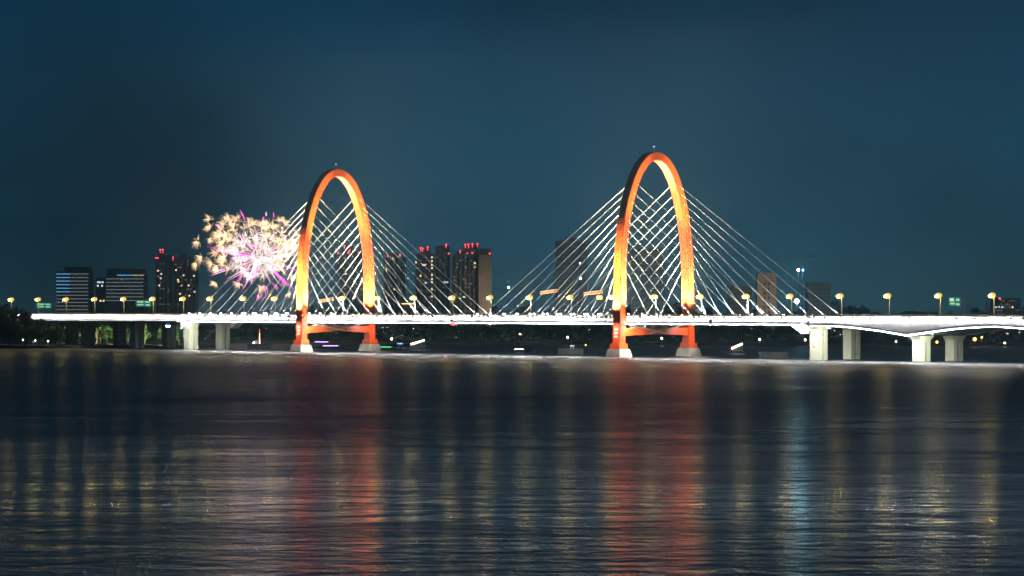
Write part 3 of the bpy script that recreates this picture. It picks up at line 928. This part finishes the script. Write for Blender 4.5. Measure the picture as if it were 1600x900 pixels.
# pavilion with lit eaves above the deck line
pb = W(638, 483, 2000)
pav = thing('lit_pavilion', 'pavilion with a golden lit roof edge behind the left tower lamps', 'building', (pb.x, 2000, 1.2), 0.0)
MB().box((-3.6, -4, 0), (3.6, 4, 20.6)).build('wall', M['beige'], pav)
MB().loft([[(-4.4, -4.6, 20.6), (4.4, -4.6, 20.6), (4.4, 4.6, 20.6), (-4.4, 4.6, 20.6)], [(-3, -3, 21.8), (3, -3, 21.8), (3, 3, 21.8), (-3, 3, 21.8)]]).build('roof', M['bldg'], pav)
MB().box((-4.3, -4.75, 20.7), (4.3, -4.62, 21.3)).build('eaves_light', M['jib'], pav)
for x in (-3.0, -1.0, 1.0, 3.0):
    MB().box((x - 0.25, -4.2, 0), (x + 0.25, -4.0, 20.5)).build('column', M['slab'], pav)

# ------------------------------------------------------------------ cranes
def crane(label, x0, y0, x1, y1, mx, Y, cab=None, ybase=None):
    b = W(mx, 483, Y)
    t = thing('tower_crane', label, 'crane', (b.x, Y, 1.2), 0.0)
    p, q = W(x0, y0, Y), W(x1, y1, Y)
    p, q = p - Vector((b.x, Y, 1.2)), q - Vector((b.x, Y, 1.2))
    j = MB()
    d = (q - p)
    n = max(5, int(d.length / 2.2))
    up = Vector((0, 0, 1.4))
    for o_ in (Vector((0, -0.7, 0)), Vector((0, 0.7, 0)), up):
        j.tube(p + o_, q + o_, 0.2, k=4)
    for i in range(n):
        a, c = p + d * (i / n), p + d * ((i + 1) / n)
        j.tube(a + Vector((0, -0.7, 0)), a.lerp(c, 0.5) + up, 0.1, k=4)
        j.tube(a.lerp(c, 0.5) + up, c + Vector((0, 0.7, 0)), 0.1, k=4)
    j.build('jib', M['jib'] if cab is not False else M['dark'], t)
    zt = (p + d * ((mx - x0) / (x1 - x0))).z
    m_ = MB()
    for sx in (-0.9, 0.9):
        for sy in (-0.9, 0.9):
            m_.tube((sx, sy, 0), (sx, sy, zt + 5), 0.16, k=4)
    z = 0
    while z < zt + 2:
        m_.tube((-0.9, -0.9, z), (0.9, -0.9, z + 2.4), 0.09, k=4).tube((0.9, -0.9, z), (-0.9, -0.9, z + 2.4), 0.09, k=4).tube((0.9, 0.9, z), (0.9, -0.9, z + 2.4), 0.09, k=4)
        z += 2.4
    m_.build('mast', M['dark'], t)
    if cab:
        c = W(cab[0], cab[1], Y) - Vector((b.x, Y, 1.2))
        MB().cbox(c, (3.6, 2, 2.4)).build('counterweight', M['jib'], t)
    return t
crane('small orange lit crane jib seen through the left arch', 497, 473, 521, 468.5, 516, 1900, None)
crane('orange lit crane jib tilted up, left of the concrete frame', 844, 459.5, 872, 455.5, 869, 1900, None)
crane('orange lit crane jib with a hanging counterweight, left of the right tower', 912, 461, 942, 457.5, 938, 1850, (936.5, 465))
tc_ = crane('tall pale tower crane with bluish floodlights right of the beige tower', 1228, 404, 1278, 400, 1250.5, 2000, False)
SB = bpy.data.lights.new('site_light', 'POINT'); SB.energy = 20000; SB.color = (0.35, 0.80, 1.0); SB.shadow_soft_size = 0.8
M['site'] = glow('site_lamp_glass', (0.72, 0.90, 1.0), 60, False)
M['site_b'] = glow('blue_site_lamp_glass', (0.12, 0.55, 1.0), 30, False)
def site_lamp(px, py, Y, r, m, label, lit=False):
    p = W(px, py, Y)
    t = thing('site_floodlight', label, 'floodlight', (p.x, Y, 1.2), 0.0)
    MB().ball((0, -0.4, p.z - 1.2), r, 8, 6).build('lamp_glass', m, t, True)
    if lit:
        put('lamp', SB, t, (0, -4.0, p.z - 1.2))
    MB().cbox((0, 0.5, p.z - 1.2), (r * 2.0, 0.6, r * 1.6)).build('housing', M['dark'], t)
    MB().tube((0, 0.6, 0), (0, 0.6, p.z - 1.2), 0.15, k=6).build('pole', M['dark'], t)
    return t
site_lamp(1247.5, 422, 1992, 0.85, M['site'], 'white floodlight high on the tall crane', True)
site_lamp(1254.5, 422, 1992, 0.6, M['site_b'], 'small blue floodlight high on the tall crane')
site_lamp(1245, 470.5, 1960, 1.35, M['site'], 'large white construction floodlight low beside the tall crane', True)
for (x, y, r, lb) in ((906, 411.5, 0.35, 'small pale lamp high among the left cables of the right tower'), (907, 435, 0.7, 'bluish lamp beside the open concrete frame'), (795, 449, 0.6, 'small bluish lamp by the long cable at mid span')):
    site_lamp(x, y, 2280, r, M['site'], lb)

# ------------------------------------------------------------------ shore lamps
def shore_lamp(px, py, Y, r, label, m='far_lamp'):
    p = W(px, py, Y)
    t = thing('shore_lamp', label, 'street lamp', (p.x, Y, 1.2), 0.0, 'lamps along the far shore')
    MB().tube((0, 0, 0), (0, 0, p.z - 1.2 - r), 0.12, 0.09, 6).build('pole', M['pole'], t)
    MB().ball((0, 0, p.z - 1.2), r, 8, 6).build('lamp_glass', M[m], t, True)
    MB().tube((0, 0, p.z - 1.2 + r * 0.9), (0, 0, p.z - 1.2 + r * 1.25), r * 0.8, r * 0.2, 8).build('cap', M['dark'], t)
M['orange_lamp'] = glow('orange_lamp_glass', (1.0, 0.42, 0.08), 14, False)
for (x, y, Y, r, lb, m) in (
        (612, 529.5, 1615, 0.55, 'warm shore lamp right below the left arch tower', 'far_lamp'),
        (753, 520.5, 1700, 0.65, 'warm shore lamp at the foot of the beige end wall', 'far_lamp'),
        (812, 523.5, 1600, 0.85, 'brightest yellow shore lamp under mid span', 'far_lamp'),
        (887, 527, 1520, 0.45, 'warm shore lamp above the dark pontoon left of the right tower', 'far_lamp'),
        (1034, 528.5, 1530, 0.4, 'warm shore lamp under the right arch cross beam', 'far_lamp'),
        (1187, 530.5, 1520, 0.45, 'warm shore lamp above the dark pontoon right of the right tower', 'far_lamp'),
        (1258, 531, 1520, 0.4, 'warm shore lamp just left of the end pier', 'far_lamp'),
        (1400, 533.5, 1500, 0.4, 'warm shore lamp just left of the haunched pier', 'far_lamp'),
        (1464, 534.5, 1500, 0.55, 'orange shore lamp between the columns of the haunched pier', 'orange_lamp'),
        (1523, 530, 1490, 0.8, 'glowing orange lamp under the right viaduct', 'orange_lamp'),
        (1534, 527, 1490, 0.4, 'small orange lamp beside the glowing one under the right viaduct', 'orange_lamp'),
        (1570, 536, 1490, 0.4, 'warm shore lamp at the far right under the viaduct', 'far_lamp'),
        (1135, 521.5, 1600, 0.6, 'orange lamp on the shore right of the right tower', 'orange_lamp'),
        (915, 539, 1500, 0.3, 'small orange lamp on the shore left of the right tower', 'orange_lamp'),
        (36, 531, 1470, 0.25, 'small path lamp under the left waterfront trees, outermost', 'far_lamp'),
        (55, 532, 1455, 0.25, 'small path lamp under the left waterfront trees, middle', 'far_lamp'),
        (75, 533, 1440, 0.3, 'small path lamp under the left waterfront trees, nearest the piers', 'far_lamp')):
    shore_lamp(x, y, Y, r, lb, m)
# lit stalls under the right viaduct
for i, (x, y) in enumerate(((1550, 521), (1558, 522), (1566, 520), (1573, 521), (1581, 520), (1590, 519))):
    p = W(x, y, 1700)
    t = thing('market_stall', '%s warm lit stall from the left under the right viaduct' % ORD[i], 'stall', (p.x, 1700, 1.2), 0.0, 'lit stalls on the far right shore')
    h = p.z - 1.2
    MB().box((-1.1, -1, 0), (1.1, 1.5, h + 0.6)).build('booth', M['beige'], t)
    MB().hexa([(-1.3, -1.9, h + 0.6), (1.3, -1.9, h + 0.6), (1.3, 1.7, h + 1.3), (-1.3, 1.7, h + 1.3)], [(-1.3, -1.9, h + 0.7), (1.3, -1.9, h + 0.7), (1.3, 1.7, h + 1.4), (-1.3, 1.7, h + 1.4)]).build('awning', M['fender'], t)
    MB().box((-0.9, -1.15, h - 0.7), (0.9, -1.02, h + 0.4)).build('lit_window', M['win_warm'], t)

# ------------------------------------------------------------------ things on the water
def pontoon(px0, px1, y0, y1, label):
    d = CAM_H * F / (y1 - 483)
    w = (px1 - px0) / F * d
    h = (y1 - y0) / F * d
    c = W((px0 + px1) / 2, 483, d)
    t = thing('fender_pontoon', label, 'pontoon', (c.x, d, 0), 0.0, 'dark fender pontoons by the bridge')
    MB().hexa([(-w / 2 + 0.3, 0, -0.5), (w / 2 - 0.3, 0, -0.5), (w / 2 - 0.3, 7, -0.5), (-w / 2 + 0.3, 7, -0.5)], [(-w / 2, -0.3, h), (w / 2, -0.3, h), (w / 2, 7.3, h), (-w / 2, 7.3, h)]).build('hull', M['hull'], t)
    MB().box((-w / 2 - 0.05, -0.45, h), (w / 2 + 0.05, 7.4, h + 0.15)).build('deck_edge', M['hull'], t)
    for k in range(9):
        x = -w / 2 + w * (0.42 + 0.55 * k / 8)
        MB().box((x - 0.14, -0.62, 0.1), (x + 0.14, -0.28, h - 0.15)).build('fender_post', M['fender'], t)
    return t, w, h
t, w, h = pontoon(872, 912, 545.2, 555.5, 'dark fender pontoon with two white forked posts left of the right tower')
for x in (0.0, 1.1):
    q = MB().tube((x, 1, h + 0.15), (x, 1, h + 0.9), 0.12, k=5)
    for d in (-1, 1):
        q.tube((x, 1, h + 0.9), (x + 0.38 * d, 1, h + 1.5), 0.11, k=5)
    q.build('forked_post', M['white'], t)
pontoon(1188, 1231, 550.5, 561, 'dark fender pontoon with slatted side right of the right tower')
t, w, h = pontoon(386, 424, 537.5, 546, 'dark pontoon carrying a red lit mast left of the left tower')
MB().tube((0.0, 2, h), (0.0, 2, h + 6.8), 0.38, 0.08, 8).build('red_mast', glow('red_lit_mast', (1.0, 0.16, 0.08), 2.2, False), t)
MB().tube((0.05, 1.55, h), (0.05, 1.55, h + 5.2), 0.14, 0.04, 6).build('mast_light', M['gate_light'], t)
MB().hexa([(-2.2, 0.5, h), (-0.6, 0.5, h), (-0.6, 2.5, h), (-2.2, 2.5, h)], [(-1.9, 0.7, h + 1.9), (-0.9, 0.7, h + 1.5), (-0.9, 2.3, h + 1.5), (-1.9, 2.3, h + 1.9)]).build('cabin', M['rail'], t)
MB().ball((-2.6, 0.6, h + 0.6), 0.28, 6, 4).build('work_lamp', M['site'], t)

def lit_gangway(px0, y0, px1, y1, Y, label):
    p, q = W(px0, y0, Y), W(px1, y1, Y)
    c = (p + q) / 2
    t = thing('lit_gangway', label, 'gangway', (c.x, Y, 0), 0.0)
    off = Vector((c.x, Y, 0))
    MB().tube(p - off, q - off, 0.42, 0.36, 8).build('canopy_light', M['gate_light'], t)
    MB().box((p.x - off.x - 4, -2, -0.5), (q.x - off.x + 1.5, 3, 1.0)).build('landing_stage', M['dconc'], t)
    for k in range(6):
        a = p.lerp(q, k / 5) - off
        MB().tube((a.x, 0.3, 1.0), (a.x, 0.3, a.z), 0.09, k=5).build('post', M['pole'], t)
lit_gangway(642, 538, 663, 531.5, 1400, 'glowing white gangway on a landing right of the left tower')
lit_gangway(1143, 544.5, 1160, 537, 1260, 'glowing white gangway on a landing right of the right tower')

def boat(px, y1, L, label, lightm, h=1.6):
    d = CAM_H * F / (y1 - 483)
    c = W(px, 483, d)
    t = thing('tour_boat', label, 'boat', (c.x, d, 0), 0.0)
    secs = []
    for f, wv in ((-0.5, 0.55), (-0.4, 1.0), (0.2, 1.0), (0.42, 0.6), (0.5, 0.08)):
        x = f * L
        secs.append([(x, -1.6 * wv, 0.9), (x, -1.2 * wv, -0.3), (x, 1.2 * wv, -0.3), (x, 1.6 * wv, 0.9)])
    MB().loft(secs).build('hull', M['hull'], t)
    MB().hexa([(-0.34 * L, -1.2, 0.9), (0.22 * L, -1.2, 0.9), (0.22 * L, 1.2, 0.9), (-0.34 * L, 1.2, 0.9)], [(-0.32 * L, -1.1, 0.9 + h), (0.16 * L, -1.1, 0.9 + h), (0.16 * L, 1.1, 0.9 + h), (-0.32 * L, 1.1, 0.9 + h)]).build('cabin', M['hull'], t)
    MB().box((-0.33 * L, -1.3, 0.9 + h), (0.18 * L, 1.3, 1.05 + h)).build('roof', M['dark'], t)
    MB().box((-0.30 * L, -1.36, 0.55 + h), (0.12 * L, -1.26, 0.8 + h)).build('light_strip', lightm, t)
M['violet'] = glow('violet_boat_light', (0.55, 0.35, 1.0), 5, False)
M['bluel'] = glow('blue_boat_light', (0.15, 0.25, 1.0), 8, False)
M['greenl'] = glow('green_boat_light', (0.1, 1.0, 0.35), 2.5, False)
boat(507, 545, 15, 'dark boat with a violet light strip inside the left arch', M['violet'], 2.6)
boat(522, 545.5, 17, 'dark boat with a pale blue light strip by the left arch far leg', M['violet'], 0.9)
boat(607, 546.5, 12, 'low dark boat with a green light strip right of the left tower', M['greenl'], 0.6)
boat(627, 544, 6, 'small boat with a blue light right of the left tower', M['bluel'], 1.5)
boat(814, 550.5, 9, 'small boat with a pale light under mid span', M['gate_light'], 0.7)
boat(58, 540.5, 10, 'small blue lit boat moored under the left waterfront trees', M['bluel'], 1.3)

# ------------------------------------------------------------------ signs and navigation marks on the bridge
M['sign_glow'] = glow('glowing_green_sign', (0.02, 0.55, 0.25), 0.35, False)  # emission stands in for lamplight on the reflective panel
M['sign_txt'] = glow('glowing_sign_lettering', (0.75, 1.0, 0.85), 0.9, False)  # lettering glows in place of lamplight too
def road_sign(s, v, w, h, z, label, rows, post=True):
    t = thing('road_sign', label, 'road sign', BL(s, v, 15.0), -TH)
    MB().box((-0.1, -w / 2, z - 15), (0.1, w / 2, z - 15 + h)).build('panel', M['sign_glow'], t)
    MB().tube((-0.3, w / 2 + 2.6, 0.0), (-0.3, w / 2 + 2.6, z - 15 + h), 0.2, k=6).build('post', M['pole'], t)
    MB().tube((-0.3, -w / 2, z - 15 + h * 0.6), (-0.3, w / 2 + 2.6, z - 15 + h * 0.6), 0.13, k=6).build('crossbar', M['pole'], t)
    rr = random.Random(int(w * 10))
    for (zf, hf, x0, x1, n) in rows:
        for k in range(n):
            a = -w / 2 + w * (x0 + (x1 - x0) * k / n)
            b = a + w * (x1 - x0) / n * 0.72
            MB().box((0.1, a, z - 15 + h * zf), (0.13, b, z - 15 + h * (zf + hf))).build('lettering', M['sign_txt'], t)
ROWS = [(0.62, 0.24, 0.08, 0.5, 3), (0.62, 0.2, 0.58, 0.92, 3), (0.2, 0.2, 0.1, 0.5, 4), (0.15, 0.22, 0.62, 0.92, 3)]
road_sign(147.0, 2.0, 6.4, 3.2, 19.6, 'green road sign with pale lettering above the right viaduct', [(0.55, 0.36, 0.05, 0.55, 1), (0.6, 0.24, 0.62, 0.92, 2), (0.2, 0.2, 0.1, 0.5, 4), (0.12, 0.22, 0.62, 0.92, 3)])
road_sign(-349.0, 9.0, 9.0, 3.1, 19.8, 'green road sign between two lamps on the left viaduct, nearer the river', ROWS)
road_sign(-427.0, 5.0, 9.0, 2.7, 19.0, 'green road sign above the left bank trees', ROWS)
for (s, lb, m, z) in ((-98.5, 'red navigation light under the deck edge at mid span', 'red_led', 12.2),):
    t = thing('navigation_light', lb, 'signal light', BL(s, -17.0, z), -TH)
    MB().ball((0, 0, 0), 0.55, 8, 6, 0.6).build('lens', M[m], t, True)
    MB().box((-1.6, -0.12, 0.1), (1.6, 0.12, 0.55)).build('mount', M['red_led'], t)
for s, lb in ((-99.0, 'dark signal box on the white deck edge at mid span'), (46.5, 'dark signal box on the white deck edge right of the right tower')):
    t = thing('signal_box', lb, 'signal box', BL(s, -17.05, 12.9), -TH)
    MB().box((-0.65, -0.45, 0), (0.65, -0.05, 1.7)).build('case', M['dark'], t)
    MB().box((-0.75, -0.6, 1.7), (0.75, -0.05, 1.82)).build('hood', M['dark'], t)
M['nav_green'] = glow('green_nav_light', (0.25, 1.0, 0.75), 3, False)
nav = thing('signal_lights', 'column of three green arrow lights and a red light on the end pier', 'signal light', BL(S1 - 1.0, -9.2 - 2.65, 4.5), -TH)
for k in range(3):
    z = 2.6 + 1.15 * k
    MB().hexa([(-0.5, -0.05, z), (0.5, -0.05, z), (0, -0.05, z + 0.8)], [(-0.5, -0.15, z), (0.5, -0.15, z), (0, -0.15, z + 0.8)]).build('green_arrow', M['nav_green'], nav)
MB().box((-0.7, -0.05, 0.0), (0.7, 0.03, 6.2)).build('backboard', M['conc'], nav)
MB().ball((0, -0.2, 0.6), 0.4, 8, 6).build('red_light', M['red_led'], nav)
# traffic lights of blue colour under the left deck end
t = thing('navigation_light', 'pair of blue navigation lights under the left deck end', 'signal light', BL(S0 - 6.0, -16.9, 12.4), -TH)
for x in (-0.9, 1.1):
    MB().ball((x, -0.2, -1.6), 0.35, 8, 6).build('lens', M['site'], t, True)
MB().box((-1.5, -0.1, -2.1), (1.7, 0.1, 0.5)).build('backboard', M['blue'], t)

# ------------------------------------------------------------------ firework
FY = 1700.0
fc = W(394, 398, FY)
fw = thing('firework_burst', 'golden and magenta firework bursting left of the left arch tower', 'firework', fc)
rf = random.Random(21)
def trail(mb, p, d, L, droop, r, n=4):
    d = d.normalized()
    prev = None
    a = d.cross(Vector((0, 1, 0.2))).normalized()
    b = d.cross(a)
    for i in range(n + 1):
        f = i / n
        c = p + d * (L * f) + Vector((0, 0, -droop * f * f))
        k = r * (1.0 - 0.85 * abs(f - 0.35) / 0.65 if f > 0.35 else 0.45 + 0.55 * f / 0.35)
        ring = [c + (a * math.cos(q * 2.094) + b * math.sin(q * 2.094)) * k for q in range(3)]
        m0 = len(mb.v)
        mb.v += [tuple(x) for x in ring]
        if i:
            for q in range(3):
                w_ = (q + 1) % 3
                mb.f.append((m0 - 3 + q, m0 - 3 + w_, m0 + w_, m0 + q))
PUFF = []
# puffs: photo positions of the clusters, jittered in depth
base = [(331, 344, 10), (329, 357, 10), (314, 379, 11), (306, 412, 9), (320, 402, 11), (329, 411, 12), (336, 395, 12), (337, 441, 8), (338, 370, 11), (349, 349, 12), (360, 344, 12), (371, 346, 13), (347, 362, 13), (356, 372, 14), (366, 362, 14),
        (374, 374, 14), (386, 358, 13), (395, 350, 13), (404, 352, 13), (413, 358, 14), (421, 354, 12), (437, 347, 11), (444, 350, 11), (400, 366, 14), (412, 372, 15), (388, 372, 13), (362, 386, 14), (350, 384, 13), (345, 408, 12), (355, 404, 13),
        (372, 392, 14), (384, 390, 13), (398, 384, 14), (410, 388, 16), (418, 384, 14), (426, 376, 12), (414, 400, 16), (419, 410, 16), (404, 404, 14), (394, 412, 12), (386, 424, 12), (378, 414, 12), (366, 412, 12), (432, 392, 12), (444, 384, 12),
        (452, 374, 11), (460, 366, 10), (456, 390, 11), (446, 398, 11), (436, 408, 11), (430, 418, 10), (402, 447, 11), (375, 442, 8), (456, 432, 8), (462, 410, 9), (440, 366, 10), (464, 380, 9), (357, 418, 9), (452, 458, 6), (424, 398, 13), (408, 418, 11), (340, 420, 9)]
for k in range(48):                              # smaller puffs between the big clusters
    a, q = rf.uniform(0, 6.283), math.sqrt(rf.uniform(0.05, 1.0))
    base.append((392 + 70 * q * math.cos(a), 388 + 44 * q * math.sin(a), rf.uniform(6, 11)))
for (x, y, rpx) in base:
    c = W(x, y, FY)
    c.y += rf.uniform(-14, 14)
    loc = c - fc
    rad = rpx / F * FY * 1.05
    mb = MB()
    out_d = Vector((loc.x, 0, loc.z))
    near = out_d.length < 13
    out_d = out_d.normalized() if out_d.length > 0.1 else Vector((0, 0, 1))
    for k in range(30):
        d = Vector((rf.gauss(0, 1), rf.gauss(0, 1), rf.gauss(0, 1))).normalized() + out_d * (0.75 if not near else 0.2)
        st = d.normalized() * rad * rf.uniform(0.02, 0.45)
        L = rad * rf.uniform(0.45, 1.1)
        trail(mb, st, d, L, rad * rf.uniform(0.05, 0.3), rf.uniform(0.035, 0.06), 3)
    me = bpy.data.meshes.new('spark_puff')
    me.from_pydata(mb.v, [], mb.f)
    me.materials.append(M['gold2'] if near else M['gold'])
    put('spark_puff', me, fw, loc)
streaks = [(400, 398, 320, 383), (412, 410, 350, 440), (404, 408, 378, 454), (398, 416, 384, 448), (420, 418, 458, 452), (424, 420, 462, 454), (414, 424, 422, 442), (412, 444, 418, 464), (358, 421, 328, 430), (352, 420, 330, 426), (372, 397, 332, 387),
           (371, 392, 345, 388), (375, 328, 386, 348), (355, 337, 363, 345), (336, 350, 346, 357), (412, 338, 412, 348), (416, 331, 416, 337), (427, 332, 427, 340), (430, 362, 421, 375), (440, 415, 470, 424), (426, 396, 450, 386), (430, 404, 468, 396),
           (400, 402, 362, 402), (396, 404, 358, 406), (392, 408, 368, 420), (406, 414, 396, 436), (398, 414, 392, 440), (426, 442, 434, 454), (404, 458, 400, 468), (408, 460, 404, 470), (452, 366, 444, 370), (448, 398, 472, 384), (384, 420, 366, 452),
           (430, 412, 448, 430), (418, 408, 440, 440), (390, 398, 340, 392), (380, 380, 374, 362), (396, 390, 392, 378), (372, 396, 356, 392), (446, 434, 440, 446)]
for i, (x0, y0, x1, y1) in enumerate(streaks):
    p, q = W(x0, y0, FY), W(x1, y1, FY)
    q.y += rf.uniform(-12, 12)
    mb = MB()
    d = q - p
    trail(mb, Vector((0, 0, 0)), d, d.length, 0.5, 0.12, 5)
    trail(mb, d * 0.3 + Vector((rf.uniform(-1.2, 1.2), 0, rf.uniform(-1.2, 1.2))), d, d.length * 0.6, 0.4, 0.14, 4)
    me = bpy.data.meshes.new('spark_trail')
    me.from_pydata(mb.v, [], mb.f)
    me.materials.append(M['pink'] if i % 5 in (1, 3) else M['magenta'])
    put('spark_trail', me, fw, p - fc)

for i in range(90):                              # fine radial sparks that fill the burst
    a = rf.uniform(0, 6.283)
    d = Vector((math.cos(a) * 1.25, rf.uniform(-0.7, 0.7), math.sin(a))).normalized()
    r0 = rf.uniform(1.5, 12)
    mb = MB()
    trail(mb, Vector((0, 0, 0)), d, rf.uniform(4, 13), rf.uniform(0.2, 1.6), rf.uniform(0.05, 0.09), 5)
    me = bpy.data.meshes.new('spark_trail')
    me.from_pydata(mb.v, [], mb.f)
    me.materials.append((M['pink'], M['gold2'], M['gold'], M['magenta'])[(i * 7) % 4 if i % 3 else 1])
    put('spark_trail', me, fw, Vector((3.5, 0, -1.5)) + d * r0)

# ------------------------------------------------------------------ the hazy night air
HAZE = dict(density=0.00019, aniso=0.6)
hm = bpy.data.materials.new('night_haze')
hm.use_nodes = True
ht = hm.node_tree
for n in list(ht.nodes):
    ht.nodes.remove(n)
ho = N(ht, 'ShaderNodeOutputMaterial')
hv = N(ht, 'ShaderNodeVolumePrincipled')
hv.inputs['Color'].default_value = (0.60, 0.88, 1.0, 1)
hv.inputs['Density'].default_value = HAZE['density']
hv.inputs['Anisotropy'].default_value = HAZE['aniso']
ht.links.new(hv.outputs[0], ho.inputs['Volume'])
hz = MB().box((-1750, -60, -3), (1750, 3430, 128)).build('haze', hm)
tag(hz, kind='stuff')
